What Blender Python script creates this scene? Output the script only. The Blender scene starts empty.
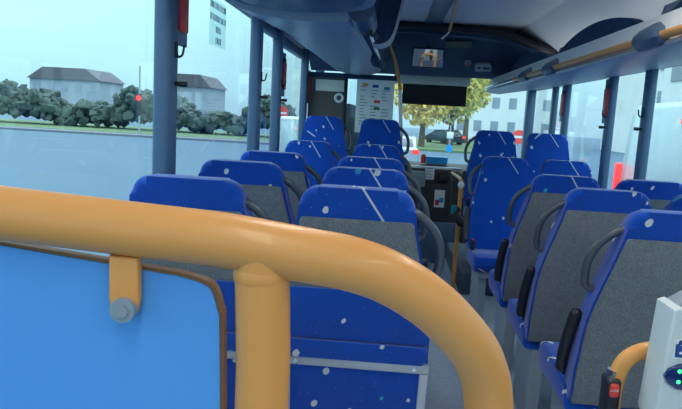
import bpy, bmesh, math, random
from mathutils import Vector, Matrix
random.seed(7)
PI = math.pi
SC = bpy.context.scene
COL = SC.collection
EYE = 1.35                      # camera height above the seat platforms

# ------------------------------------------------------------------ camera
YAW, PITCH, ROLL, FPX = 0.067127, 0.137679, 0.055, 650.0
f = Vector((-math.sin(YAW)*math.cos(PITCH), math.cos(YAW)*math.cos(PITCH), -math.sin(PITCH)))
r0 = f.cross(Vector((0, 0, 1))).normalized(); u0 = r0.cross(f)
Rv = r0*math.cos(ROLL) + u0*math.sin(ROLL); Uv = -r0*math.sin(ROLL) + u0*math.cos(ROLL)
cam = bpy.data.cameras.new('camera'); camo = bpy.data.objects.new('camera', cam); COL.objects.link(camo)
m = Matrix((Rv, Uv, -f)).transposed().to_4x4(); m.translation = (0, 0, EYE)
camo.matrix_world = m
cam.sensor_width = 36; cam.lens = FPX/682*36; cam.clip_start = .02; cam.clip_end = 500
cam.dof.use_dof = False
SC.camera = camo

def P(px, py, Y):
    """point on the plane at distance Y along the bus seen at a photo pixel"""
    d = Rv*((px-341)/FPX) + Uv*(-(py-204.5)/FPX) + f
    d = d*(Y/d.y)
    return Vector((d.x, d.y, d.z+EYE))

# ------------------------------------------------------------------ node helpers
class NT:
    def __init__(s, name):
        s.m = bpy.data.materials.new(name); s.m.use_nodes = True
        s.t = s.m.node_tree; s.t.nodes.clear()
        s.out = s.t.nodes.new('ShaderNodeOutputMaterial')
    def n(s, typ, **kw):
        x = s.t.nodes.new(typ)
        for k, v in kw.items(): setattr(x, k, v)
        return x
    def put(s, sock, v):
        if hasattr(v, 'links'): s.t.links.new(v, sock)
        else: sock.default_value = v
    def math(s, op, a, b=0.0, c=0.0):
        x = s.n('ShaderNodeMath', operation=op)
        s.put(x.inputs[0], a); s.put(x.inputs[1], b); s.put(x.inputs[2], c)
        return x.outputs[0]
    def mix(s, fac, a, b):
        x = s.n('ShaderNodeMix', data_type='RGBA')
        s.put(x.inputs[0], fac); s.put(x.inputs[6], a); s.put(x.inputs[7], b)
        return x.outputs[2]
    def noise(s, vec, scale, detail=3, rough=.5):
        x = s.n('ShaderNodeTexNoise'); s.put(x.inputs['Vector'], vec)
        x.inputs['Scale'].default_value = scale; x.inputs['Detail'].default_value = detail
        x.inputs['Roughness'].default_value = rough
        return x.outputs['Fac']
    def vmath(s, op, a, b):
        x = s.n('ShaderNodeVectorMath', operation=op); s.put(x.inputs[0], a); s.put(x.inputs[1], b)
        return x.outputs[0]
    def sep(s, v):
        x = s.n('ShaderNodeSeparateXYZ'); s.put(x.inputs[0], v); return x.outputs
    def comb(s, a, b, c=0.0):
        x = s.n('ShaderNodeCombineXYZ'); s.put(x.inputs[0], a); s.put(x.inputs[1], b); s.put(x.inputs[2], c)
        return x.outputs[0]
    def obj(s): return s.n('ShaderNodeTexCoord').outputs['Object']
    def bump(s, h, strength, dist=.002):
        x = s.n('ShaderNodeBump'); s.put(x.inputs['Height'], h)
        x.inputs['Strength'].default_value = strength; x.inputs['Distance'].default_value = dist
        return x.outputs[0]
    def bsdf(s, col, rough=.5, metal=0., spec=.5, normal=None, sheen=0., trans=0., emit=None, es=0., coat=0.):
        b = s.n('ShaderNodeBsdfPrincipled')
        s.put(b.inputs['Base Color'], col); s.put(b.inputs['Roughness'], rough); s.put(b.inputs['Metallic'], metal)
        s.put(b.inputs['Specular IOR Level'], spec); s.put(b.inputs['Sheen Weight'], sheen)
        s.put(b.inputs['Transmission Weight'], trans); s.put(b.inputs['Coat Weight'], coat)
        if emit is not None: s.put(b.inputs['Emission Color'], emit); s.put(b.inputs['Emission Strength'], es)
        if normal is not None: s.put(b.inputs['Normal'], normal)
        s.t.links.new(b.outputs[0], s.out.inputs[0])
        return s.m

def c4(c): return (c[0], c[1], c[2], 1.0)
def plain(name, col, rough=.5, metal=0., spec=.5, var=.12, scale=14., bump=0., coat=0., sheen=0.):
    t = NT(name); v = t.obj(); nz = t.noise(v, scale, 4)
    fac = t.math('MULTIPLY_ADD', t.math('SUBTRACT', nz, .5), 2*var, 1.0)
    c = t.mix(1.0, c4(col), c4(col))
    h = t.n('ShaderNodeHueSaturation'); t.put(h.inputs['Color'], c4(col)); t.put(h.inputs['Value'], fac)
    nm = t.bump(t.noise(v, scale*25, 2), bump) if bump else None
    return t.bsdf(h.outputs[0], rough, metal, spec, nm, coat=coat, sheen=sheen)
def emitter(name, col, s):
    return NT(name).bsdf(c4((0.02, .02, .02)), .4, emit=c4(col), es=s)

def fabric(name, base, stroke=False, dot_scale=10.5, thresh=.6):
    t = NT(name); v = t.obj()
    rnd = t.n('ShaderNodeObjectInfo').outputs['Random']
    off = t.vmath('ADD', v, t.comb(t.math('MULTIPLY', rnd, 37.), t.math('MULTIPLY', rnd, 11.), t.math('MULTIPLY', rnd, 23.)))
    warp = t.n('ShaderNodeTexNoise'); t.put(warp.inputs['Vector'], off); warp.inputs['Scale'].default_value = 45.
    wv = t.vmath('MULTIPLY', t.vmath('SUBTRACT', warp.outputs['Color'], (.5, .5, .5)), (.008, .008, .008))
    dv = t.vmath('ADD', off, wv)
    s = t.sep(dv)
    vo = t.n('ShaderNodeTexVoronoi', voronoi_dimensions='2D'); t.put(vo.inputs['Vector'], t.comb(t.math('ADD', s[0], t.math('MULTIPLY', s[1], .7)), t.math('ADD', s[2], t.math('MULTIPLY', s[1], .7))))
    vo.inputs['Scale'].default_value = dot_scale
    vc = t.sep(vo.outputs['Color'])
    keep = t.math('GREATER_THAN', vc[0], thresh)
    rad = t.math('MULTIPLY_ADD', vc[1], .075, .05)
    dot = t.math('MULTIPLY', t.math('LESS_THAN', vo.outputs['Distance'], rad), keep)
    dcol = t.mix(t.math('GREATER_THAN', vc[2], .72), c4((.62, .66, .66)), c4((.03, .34, .55)))
    fine = t.noise(v, 420., 2)
    large = t.noise(off, 9., 3)
    h = t.n('ShaderNodeHueSaturation'); t.put(h.inputs['Color'], c4(base))
    t.put(h.inputs['Value'], t.math('ADD', t.math('MULTIPLY_ADD', fine, .7, .45), t.math('MULTIPLY', large, .4)))
    # lint flecks
    lv = t.n('ShaderNodeTexVoronoi', voronoi_dimensions='3D'); t.put(lv.inputs['Vector'], off); lv.inputs['Scale'].default_value = 70.
    fl = t.math('MULTIPLY', t.math('LESS_THAN', lv.outputs['Distance'], .11), t.math('GREATER_THAN', t.sep(lv.outputs['Color'])[0], .8))
    col = t.mix(t.math('MULTIPLY', fl, .35), h.outputs[0], c4((.4, .5, .7)))
    col = t.mix(dot, col, dcol)
    # long thin strokes scattered over the cloth
    for ang, sc_, th in ((.55, (3.1, 26.), .985), (-.75, (2.6, 23.), .985)):
        ca, sa = math.cos(ang), math.sin(ang)
        o = t.sep(off)
        uu = t.math('ADD', t.math('MULTIPLY', o[0], ca), t.math('MULTIPLY', o[2], sa))
        vv = t.math('SUBTRACT', t.math('MULTIPLY', o[2], ca), t.math('MULTIPLY', o[0], sa))
        v2 = t.n('ShaderNodeTexVoronoi', voronoi_dimensions='2D')
        t.put(v2.inputs['Vector'], t.comb(t.math('MULTIPLY', uu, sc_[0]), t.math('MULTIPLY', vv, sc_[1])))
        v2.inputs['Scale'].default_value = 1.
        k = t.math('MULTIPLY', t.math('LESS_THAN', v2.outputs['Distance'], .15), t.math('GREATER_THAN', t.sep(v2.outputs['Color'])[0], th))
        col = t.mix(k, col, c4((.55, .6, .66)))
    if stroke:                  # the woven dash across the head end of every back
        o = t.sep(v)
        yy = t.math('SUBTRACT', o[1], t.math('MULTIPLY', t.math('SUBTRACT', 1.125, o[2]), .26))
        side = t.math('MULTIPLY_ADD', t.math('GREATER_THAN', yy, .05), -2., 1.)
        x = t.math('SUBTRACT', t.math('MULTIPLY', o[0], side), .015)
        z = t.math('SUBTRACT', o[2], 1.125)
        L = math.hypot(.075, .11); dx, dz = .075/L, -.11/L
        uu = t.math('ADD', t.math('MULTIPLY', x, dx), t.math('MULTIPLY', z, dz))
        vv = t.math('SUBTRACT', t.math('MULTIPLY', x, dz), t.math('MULTIPLY', z, dx))
        k = t.math('MULTIPLY', t.math('LESS_THAN', t.math('ABSOLUTE', vv), .0032),
                   t.math('MULTIPLY', t.math('GREATER_THAN', uu, -.03), t.math('LESS_THAN', uu, L)))
        col = t.mix(k, col, c4((.55, .6, .66)))
    return t.bsdf(col, .95, spec=.1, sheen=.35, normal=t.bump(fine, .5, .001))

def knit(name, base):
    t = NT(name); v = t.obj()
    a = t.noise(t.vmath('MULTIPLY', v, (1., 1., .45)), 260., 3, .7); b = t.noise(v, 40., 3)
    fac = t.math('ADD', t.math('MULTIPLY_ADD', a, 1.5, .05), t.math('MULTIPLY', b, .35))
    h = t.n('ShaderNodeHueSaturation'); t.put(h.inputs['Color'], c4(base)); t.put(h.inputs['Value'], fac)
    return t.bsdf(h.outputs[0], .95, spec=.08, normal=t.bump(a, .5, .001))

def glass(name, tint, refl=.05):
    t = NT(name)
    tr = t.n('ShaderNodeBsdfTransparent'); tr.inputs[0].default_value = c4(tint)
    gl = t.n('ShaderNodeBsdfGlossy'); gl.inputs[0].default_value = (1, 1, 1, 1); gl.inputs['Roughness'].default_value = .01
    fr = t.n('ShaderNodeLayerWeight'); fr.inputs[0].default_value = .5
    mx = t.n('ShaderNodeMixShader')
    t.put(mx.inputs[0], t.math('MULTIPLY_ADD', t.math('POWER', fr.outputs['Facing'], 6.), .5, refl*.6)); t.t.links.new(tr.outputs[0], mx.inputs[1]); t.t.links.new(gl.outputs[0], mx.inputs[2])
    t.t.links.new(mx.outputs[0], t.out.inputs[0])
    return t.m

M = {}
M['blue'] = fabric('blue_moquette', (.0025, .064, .41))
M['blue_back'] = fabric('blue_moquette_back', (.0025, .064, .41), stroke=True)
M['knit'] = knit('grey_knit', (.185, .205, .225))
M['black'] = plain('black_plastic', (.012, .015, .022), .45)
M['handle'] = plain('charcoal_handle', (.07, .085, .105), .3, spec=.6)
M['steel'] = plain('painted_grey_steel', (.30, .36, .42), .45, .1)
M['alu'] = plain('brushed_aluminium', (.55, .58, .62), .35, .5)
M['chrome'] = plain('chrome', (.8, .83, .87), .12, 1., var=.03)
M['orange'] = plain('orange_enamel', (.78, .35, .095), .38, spec=.4, var=.05, scale=9., coat=.12)
M['panel'] = plain('pale_blue_panel', (.10, .36, .86), .35, var=.04, scale=5.)
M['edge_reflection'] = plain('brown_reflection_edge', (.28, .13, .05), .4)  # brown colour stands in for orange reflected in the panel edge
M['post'] = plain('blue_grey_post', (.085, .16, .27), .4, var=.06)
M['ceil'] = plain('ceiling_vinyl', (0.728, 0.812, 0.900), .6, var=.04, scale=4.)
M['cove'] = plain('cove_vinyl', (0.806, 0.858, 0.900), .6, var=.04, scale=4.)
M['wall'] = plain('wall_carpet', (.09, .12, .17), .9, bump=.3)
M['floor'] = plain('floor_vinyl', (0.416, 0.480, 0.592), .4, var=.3, scale=40.)
M['rack'] = plain('rack_underside', (0.338, 0.405, 0.499), .35, var=.05)
M['unit'] = plain('unit_shell', (.20, .29, .42), .6, spec=.2, var=.05)
M['lip'] = plain('rack_lip', (0.841, 0.884, 0.870), .45, var=.04)
M['navy'] = plain('navy_plastic', (.018, .05, .12), .6, spec=.2, var=.08)
M['bracket'] = plain('blue_grey_plastic', (.06, .11, .19), .4)
M['red'] = plain('red_plastic', (.78, .06, .05), .35)
M['white'] = plain('white_plastic', (.70, .76, .78), .4, var=.03)
M['paper'] = plain('white_paper', (.86, .89, .90), .6, var=.03)
M['ink'] = plain('grey_ink', (.25, .32, .38), .7)
M['blueink'] = plain('blue_ink', (.02, .08, .30), .6)
M['dark'] = plain('dark_cab_trim', (.035, .036, .042), .6)
M['brown'] = plain('dim_brown_panel', (.09, .08, .075), .5, var=.3, scale=3.)
M['blind'] = plain('black_blind', (.012, .016, .022), .8)
M['beige'] = plain('pale_beige_trim', (.78, .77, .72), .6)
M['screenblue'] = plain('dark_blue_lens', (.01, .03, .16), .08, coat=.6)
M['glass'] = glass('window_glass', (.90, .965, .97))
M['smoke'] = glass('smoked_glass', (.45, .47, .5))
M['mirror'] = plain('mirror_glass', (.85, .88, .9), .03, 1., var=0.)
M['green'] = emitter('green_led', (.02, 1., .12), 3.)
M['redlamp'] = emitter('red_lamp', (1., .03, .02), 1.1)
M['cyan'] = plain('bright_blue_plastic', (.01, .30, .75), .4)
M['teal'] = plain('teal_cloth', (.0, .28, .36), .8)
# outside
def road_mat():
    t = NT('wet_asphalt'); v = t.obj()
    a = t.noise(t.vmath('MULTIPLY', v, (.12, .5, 1)), 1.0, 4); b = t.noise(v, 30., 2)
    c = t.mix(a, c4((.05, .10, .15)), c4((.095, .165, .22)))
    return t.bsdf(c, t.math('MULTIPLY_ADD', a, .3, .55), spec=.25)
M['road'] = road_mat()
M['kerb'] = plain('kerb_stone', (0.131, 0.160, 0.189), .8)
M['grass'] = plain('grass', (0.102, 0.174, 0.080), .9, var=.4, scale=1.5)
M['hedge'] = plain('hedge_leaves', (0.051, 0.084, 0.072), .9, var=.7, scale=1.2, bump=.6)
M['autumn'] = plain('autumn_leaves', (.70, .52, .14), .9, var=.5, scale=1.6)
M['leafg'] = plain('green_gold_leaves', (.50, .46, .14), .9, var=.5, scale=1.6)
M['bark'] = plain('bark', (.12, .09, .07), .9)
M['vanw'] = plain('van_white', (0.493, 0.623, 0.652), .25, var=.03, coat=.3)
M['silver'] = plain('silver_car_paint', (0.362, 0.435, 0.522), .25, .3)
M['tyre'] = plain('tyre_rubber', (.02, .02, .022), .8)
M['carglass'] = plain('dark_car_glass', (.03, .05, .07), .06)
M['plaster'] = plain('pale_plaster', (0.669, 0.731, 0.710), .8, var=.08, scale=.6)
M['plaster2'] = plain('grey_plaster', (0.290, 0.348, 0.406), .8, var=.1, scale=.6)
M['winglass'] = plain('building_window_glass', (.24, .30, .36), .3)
M['roof'] = plain('roof_slates', (.10, .10, .12), .8)
M['sticker'] = plain('grey_sticker_print', (0.560, 0.700, 0.756), .7)

# ------------------------------------------------------------------ mesh helpers
def new(): return bmesh.new()
def obj(name, bm, mat, parent=None, smooth=True, angle=40):
    me = bpy.data.meshes.new(name); bmesh.ops.recalc_face_normals(bm, faces=bm.faces)
    if smooth:
        for fc in bm.faces: fc.smooth = True
        lim = math.radians(angle)
        for e in bm.edges:
            if len(e.link_faces) == 2 and e.calc_face_angle(0) > lim: e.smooth = False
    bm.to_mesh(me); bm.free()
    o = bpy.data.objects.new(name, me); COL.objects.link(o)
    mats = mat if isinstance(mat, (list, tuple)) else [mat]
    for k in mats: me.materials.append(k)
    if parent is not None: o.parent = parent
    return o
def tag(o, label, cat, group=None, kind=None):
    o['label'] = label; o['category'] = cat
    if group: o['group'] = group
    if kind: o['kind'] = kind
    return o
def empty(name, loc, label, cat, group=None, rz=0):
    o = bpy.data.objects.new(name, None); COL.objects.link(o); o.empty_display_size = .05
    o.location = loc; o.rotation_euler = (0, 0, rz)
    return tag(o, label, cat, group)
def struct(name, bm, mat, parent=None, **k):
    o = obj(name, bm, mat, parent, **k)
    if parent is None: o['kind'] = 'structure'
    return o
def box(bm, lo, hi, bev=0., seg=2, mtx=None, mi=0):
    lo, hi = Vector(lo), Vector(hi)
    r = bmesh.ops.create_cube(bm, size=1., matrix=Matrix.Translation((lo+hi)/2) @ Matrix.Diagonal(((hi-lo).x, (hi-lo).y, (hi-lo).z, 1.)))
    vs = r['verts']; fs = list({fc for v in vs for fc in v.link_faces})
    if bev:
        es = list({e for v in vs for e in v.link_edges})
        q = bmesh.ops.bevel(bm, geom=es, offset=bev, segments=seg, affect='EDGES', profile=.5)
        vs = list({v for v in q['verts']} | {v for fc in fs if fc.is_valid for v in fc.verts} | {v for v in vs if v.is_valid})
        fs = list({fc for v in vs for fc in v.link_faces})
    for fc in fs: fc.material_index = mi
    if mtx is not None: bmesh.ops.transform(bm, matrix=mtx, verts=vs)
    return vs
def tube(bm, pts, r, n=12, caps=True, rads=None):
    pts = [Vector(p) for p in pts]; rings = []
    up = None
    for i, p in enumerate(pts):
        d = (pts[min(i+1, len(pts)-1)] - pts[max(i-1, 0)]).normalized()
        if up is None: up = Vector((0, 0, 1)) if abs(d.z) < .9 else Vector((1, 0, 0))
        a = d.cross(up).normalized(); b = a.cross(d); up = b
        rr = rads[i] if rads else r
        rings.append([bm.verts.new(p + (a*math.cos(t)+b*math.sin(t))*rr) for t in [2*PI*k/n for k in range(n)]])
    for a, b in zip(rings, rings[1:]):
        for k in range(n): bm.faces.new((a[k], a[(k+1) % n], b[(k+1) % n], b[k]))
    if caps:
        bm.faces.new(rings[0][::-1]); bm.faces.new(rings[-1])
def smooth_path(pts, n=6):
    pts = [Vector(p) for p in pts]; out = []
    for i in range(len(pts)-1):
        p0 = pts[max(i-1, 0)]; p1 = pts[i]; p2 = pts[i+1]; p3 = pts[min(i+2, len(pts)-1)]
        for k in range(n):
            t = k/n
            out.append(.5*((2*p1)+(p2-p0)*t+(2*p0-5*p1+4*p2-p3)*t*t+(3*p1-p0-3*p2+p3)*t**3))
    return out+[pts[-1]]
def prism(bm, prof, axis, a, b, bev=0., seg=2):
    """closed 2-D outline extruded along an axis: 'x' takes (y,z), 'y' takes (x,z), 'z' takes (x,y)"""
    def mk(p, t): return {'x': (t, p[0], p[1]), 'y': (p[0], t, p[1]), 'z': (p[0], p[1], t)}[axis]
    v0 = [bm.verts.new(mk(p, a)) for p in prof]; v1 = [bm.verts.new(mk(p, b)) for p in prof]
    n = len(prof)
    f0 = bm.faces.new(v0); f1 = bm.faces.new(v1[::-1])
    for k in range(n): bm.faces.new((v0[k], v0[(k+1) % n], v1[(k+1) % n], v1[k]))
    if bev:
        es = list(f0.edges)+list(f1.edges)
        bmesh.ops.bevel(bm, geom=es, offset=bev, segments=seg, affect='EDGES', profile=.5)
def loft(bm, rings, closed=True, cap=True):
    vs = [[bm.verts.new(p) for p in r] for r in rings]
    n = len(vs[0])
    for a, b in zip(vs, vs[1:]):
        for k in range(n if closed else n-1): bm.faces.new((a[k], a[(k+1) % n], b[(k+1) % n], b[k]))
    if cap and closed:
        bm.faces.new(vs[0][::-1]); bm.faces.new(vs[-1])
def cyl(bm, p0, p1, r, n=14): tube(bm, [p0, p1], r, n)
def round_rect(x0, x1, z0, z1, r, n=5):
    out = []
    for cx, cz, a0 in ((x1-r, z1-r, 0), (x0+r, z1-r, PI/2), (x0+r, z0+r, PI), (x1-r, z0+r, 3*PI/2)):
        for k in range(n+1):
            a = a0+PI/2*k/n; out.append((cx+r*math.cos(a), cz+r*math.sin(a)))
    return out
def ball(bm, c, r, sub=2):
    return bmesh.ops.create_icosphere(bm, subdivisions=sub, radius=1., matrix=Matrix.Translation(c) @ Matrix.Diagonal((r[0], r[1], r[2], 1.)))['verts']
def letters(txt, size, mat, parent, loc, rot, name='lettering', depth=.0006):
    cu = bpy.data.curves.new(name, 'FONT'); cu.body = txt; cu.size = size; cu.align_x = 'CENTER'; cu.align_y = 'CENTER'; cu.extrude = depth
    o = bpy.data.objects.new('tmp', cu); COL.objects.link(o)
    me = bpy.data.meshes.new_from_object(o.evaluated_get(bpy.context.evaluated_depsgraph_get()))
    bpy.data.objects.remove(o)
    q = bpy.data.objects.new(name, me); COL.objects.link(q); me.materials.clear(); me.materials.append(mat)
    q.location = loc; q.rotation_euler = rot; q.parent = parent
    return q

# ------------------------------------------------------------------ bus shell
WL, WR = -.88, 1.62
ROOF = 2.2; AISLE = -.14
YB, YF = -1.6, 7.7
bm = new(); box(bm, (WL, YB, AISLE-.05), (WR, YF, AISLE)); struct('floor', bm, M['floor'])
bm = new(); box(bm, (WL, YB, AISLE), (.17, 6.25, .02), .008); struct('floor_platform_left', bm, M['floor'])
bm = new(); box(bm, (.63, .9, AISLE), (WR, 6.45, -.02), .008); struct('floor_platform_right', bm, M['floor'])
bm = new(); box(bm, (WL, 5.02, .02), (.16, 6.2, .20), .01); struct('floor_podium_left', bm, M['wall'])
bm = new(); box(bm, (.64, 5.12, -.02), (WR, 6.4, .155), .01); struct('floor_podium_right', bm, M['wall'])
bm = new(); box(bm, (.165, .9, .0201), (.19, 5., .03)); box(bm, (.61, .9, -.03), (.6295, 5., -.012)); struct('trim_aisle_edges', bm, M['alu'])
# ceiling with coves
bm = new(); box(bm, (-.42, YB, ROOF), (1.14, YF, ROOF+.04)); struct('ceiling', bm, M['ceil'])
bm = new(); prism(bm, [(1.14, ROOF), (1.16, ROOF+.04), (1.70, 1.86), (1.62, 1.82), (1.52, 1.93)], 'y', YB, YF); struct('ceiling_cove_right', bm, M['cove'])
bm = new(); prism(bm, [(-.42, ROOF), (-.44, ROOF+.04), (-.98, 1.98), (-.88, 1.93), (-.79, 2.03)], 'y', YB, YF); struct('ceiling_cove_left', bm, M['cove'])
bm = new(); box(bm, (.26, YB, ROOF-.012), (.40, 6.1, ROOF-.0005), .004); struct('trim_ceiling_channel', bm, M['post'])
# side walls below and above the windows
bm = new(); box(bm, (WL-.06, YB, AISLE-.05), (WL, YF, .82)); struct('wall_left', bm, M['wall'])
bm = new(); box(bm, (WL-.06, YB, 1.93), (WL, YF, 2.02)); struct('wall_left_header', bm, M['post'])
bm = new(); box(bm, (WR, YB, AISLE-.05), (WR+.06, YF, .80)); struct('wall_right', bm, M['wall'])
bm = new(); box(bm, (WR, YB, 1.74), (WR+.06, YF, 1.90)); struct('wall_right_header', bm, M['post'])
bm = new(); box(bm, (WL-.06, YB-.06, AISLE-.05), (WR+.06, YB, 1.0)); box(bm, (WL-.06, YB-.06, 1.9), (WR+.06, YB, 2.3)); struct('wall_rear', bm, M['wall'])
bm = new(); box(bm, (WL-.06, YF, AISLE-.05), (WR+.06, YF+.06, .62)); struct('wall_front', bm, M['dark'])
bm = new(); box(bm, (WL-.06, 6.35, 2.12), (WR+.06, YF+.06, 2.2)); struct('ceiling_front', bm, M['navy'])
bm = new(); box(bm, (WL-.06, YF, 1.98), (WR+.06, YF+.06, 2.12)); struct('wall_front_header', bm, M['navy'])
for i, (x, y) in enumerate([(WR-.07, YF-.04), (WL-.02, YF-.04)]):
    bm = new(); box(bm, (x, y, .5), (x+.10, y+.10, 2.1), .015); struct('trim_corner_post_%d' % (i+1), bm, M['post'])
# sill ledges
bm = new(); box(bm, (WL-.005, YB, .80), (WL+.05, 6.2, .84), .01); struct('trim_sill_left', bm, M['post'])
bm = new(); box(bm, (WR-.05, YB, .78), (WR+.005, YF, .82), .01); struct('trim_sill_right', bm, M['post'])
# window posts
def wpost(name, x0, x1, y, top, bot, w=.10):
    bm = new(); box(bm, (x0, y, bot), (x1, y+w, top), .018, 3); return struct(name, bm, M['post'])
LP = [-.75, .62, 2.37, 4.00, 4.76, 6.28]
for i, y in enumerate(LP): wpost('trim_post_left_%d' % (i+1), WL, WL+.068, y, 1.95, .82)
RP = [-.6, .9, 2.6, 4.17, 4.86, 6.08, 6.52]
for i, y in enumerate(RP): wpost('trim_post_right_%d' % (i+1), WR-.055, WR, y, 1.80, .80, .09)
bm = new(); box(bm, (WL-.02, 4.09, 1.87), (WL+.04, 4.77, 1.92), .012); box(bm, (WL-.02, 4.85, 1.85), (WL+.04, 6.29, 1.92), .012); struct('trim_transom_left', bm, M['post'])
# panes
def pane(n, x, y0, y1, z0, z1):
    bm = new(); box(bm, (x-.003, y0, z0), (x+.003, y1, z1)); return struct('window_%d' % n, bm, M['glass'], smooth=False)
k = 1
ys = [YB]+[y+.05 for y in LP]+[YF]
for a, b in zip(ys, ys[1:]): pane(k, WL-.04, a, b, .80, 1.95); k += 1
ys = [YB]+[y+.045 for y in RP]+[YF]
for a, b in zip(ys, ys[1:]): pane(k, WR+.04, a, b, .78, 1.76); k += 1
bm = new(); box(bm, (WL, YF+.02, .6), (WR, YF+.03, 2.0)); struct('window_%d' % k, bm, M['glass'], smooth=False); k += 1
bm = new(); box(bm, (WL, YB-.03, .98), (WR, YB-.02, 1.92)); struct('window_%d' % k, bm, M['glass'], smooth=False)

# hammers, hooks and catches on the posts
def hammer(y, side, z, label):
    s = 1 if side < 0 else -1; x = (WL+.0675) if side < 0 else (WR-.0545)
    e = empty('hammer_holder', (x, y, z), label, 'emergency hammer', 'emergency hammers on the window posts')
    bm = new(); box(bm, (0 if s > 0 else -.016, -.042, -.11), (.016 if s > 0 else 0, .042, .09), .006); obj('holder_case', bm, M['red'], e)
    bm = new(); box(bm, (.002 if s > 0 else -.014, -.05, .085), (.014 if s > 0 else -.002, .03, .12), .005); obj('hammer_head', bm, M['black'], e)
    bm = new(); box(bm, (-.012 if s > 0 else -.002, -.05, -.16), (.002 if s > 0 else .012, .07, .16), .004); obj('back_plate', bm, M['post'], e)
    return e
def hook(y, side, z, label):
    s = 1 if side < 0 else -1; x = (WL+.0675) if side < 0 else (WR-.0545)
    e = empty('coat_hook', (x, y, z), label, 'hook', 'coat hooks on the window posts')
    bm = new(); tube(bm, smooth_path([(0, 0, .0), (s*.010, 0, -.025), (s*.026, 0, -.016), (s*.032, 0, .02)], 4), .0045, 8); obj('hook', bm, M['black'], e)
    bm = new(); box(bm, (-.001 if s > 0 else -.006, -.012, -.03), (.006 if s > 0 else .001, .012, .03), .003); obj('back_plate', bm, M['black'], e)
def catch(y, side, z, label):
    s = 1 if side < 0 else -1; x = (WL+.0675) if side < 0 else (WR-.0545)
    e = empty('blind_catch', (x, y, z), label, 'catch', 'blind catches on the window posts')
    bm = new(); cyl(bm, (0, 0, 0), (s*.02, 0, 0), .008); obj('stem', bm, M['black'], e)
    bm = new(); cyl(bm, (s*.018, 0, 0), (s*.045, 0, 0), .011); obj('knob', bm, M['black'], e)
hammer(2.49, -1, 1.735, 'red emergency hammer holder on the nearest left window post, cut by the photo top')
hammer(4.90, -1, 1.62, 'red emergency hammer holder on the slimmer left post just past the two close posts')
hammer(6.42, -1, 1.60, 'red emergency hammer holder on the left post beside the dark driver partition')
hammer(4.92, 1, 1.55, 'dark red emergency hammer holder on the right window post left of the white van')
hammer(6.14, 1, 1.555, 'small dark red emergency hammer holder on the far right post beyond the rear-facing seats')
for y, sd, nm in ((2.43, -1, 'nearest left window post'), (4.06, -1, 'second left window post, the wider of the close pair'), (4.82, -1, 'third left window post above the white van outside'), (4.205, 1, 'nearest right window post in front of the white van'), (4.895, 1, 'right window post carrying the dark red hammer')):
    hook(y, sd, 1.555 if sd < 0 else 1.46, 'black coat hook on the '+nm)
    catch(y, sd, 1.43 if sd < 0 else 1.36, 'black knobbed blind catch on the '+nm)
# printed notice on the left pane (unreadable grey print)
bm = new()
for row, (a, b, z) in enumerate(((3.25, 3.55, 1.86), (3.25, 3.55, 1.80), (3.36, 3.45, 1.745), (3.36, 3.45, 1.69))):
    y = a
    while y < b:
        w = random.uniform(.012, .022); box(bm, (WL-.0365, y, z-.016), (WL-.036, y+w, z+.016)); y += w+random.uniform(.006, .016)
box(bm, (WL-.0368, 3.24, 1.66), (WL-.0364, 3.56, 1.89), mi=1)
nt = obj('window_notice', bm, [M['sticker'], M['glass']], smooth=False); tag(nt, 'small grey printed notice stuck on the big left window pane near its top', 'notice')

# ------------------------------------------------------------------ seats
HW = [(.42, .206), (.55, .212), (.74, .211), (.88, .200), (1.0, .180), (1.075, .166)]
REC = .26
TOPZ = 1.125
HWA = [(.42, .236), (.55, .243), (.74, .240), (.88, .218), (1.0, .186), (1.075, .163)]      # aisle side flares a little more
ASIDE = 1
def half(inset, z0, z1, rt, T):
    def w(z):
        lo, hi = T[2][1], T[-1][1]
        if z < .55: return T[0][1]+(T[1][1]-T[0][1])*max(0, z-.42)/.13
        if z < .70: return lo
        t_ = min(1., (z-.70)/.40); return lo+(hi-lo)*(t_*t_*(3-2*t_)*.6+.4*t_)
    zs = [z0+(z1-rt-z0)*k/10 for k in range(11)]
    R = [(w(z)-inset, z) for z in zs]
    wt = R[-1][0]
    for k in range(1, 7):
        a = PI/2*k/6; R.append((wt-rt*.95+rt*.95*math.cos(a), z1-rt+rt*math.sin(a)))
    return R
def outline(inset=0., z0=.42, z1=TOPZ, rt=.06):
    A = half(inset, z0, z1, rt, HWA if ASIDE > 0 else HW); B = half(inset, z0, z1, rt, HWA if ASIDE < 0 else HW)
    return A+[(-x, z) for x, z in B[::-1]]
def rec(bm):
    for v in bm.verts: v.co.y += (TOPZ-v.co.z)*REC
def back_bm(th=.085):
    bm = new(); prism(bm, outline(), 'y', .0, th, .028, 4)
    # bolster: push the middle of the front inwards a little
    for v in bm.verts:
        if v.co.y > th-.004 and abs(v.co.x) < .13: v.co.y -= .0
    rec(bm); return bm
def panel_bm(z0=.415, z1=1.035):
    bm = new()
    prism(bm, [(x, z) for x, z in outline(.008, z0, z1, .012)], 'y', -.011, .02, .008, 2); rec(bm); return bm
SEATBASE = {}
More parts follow.
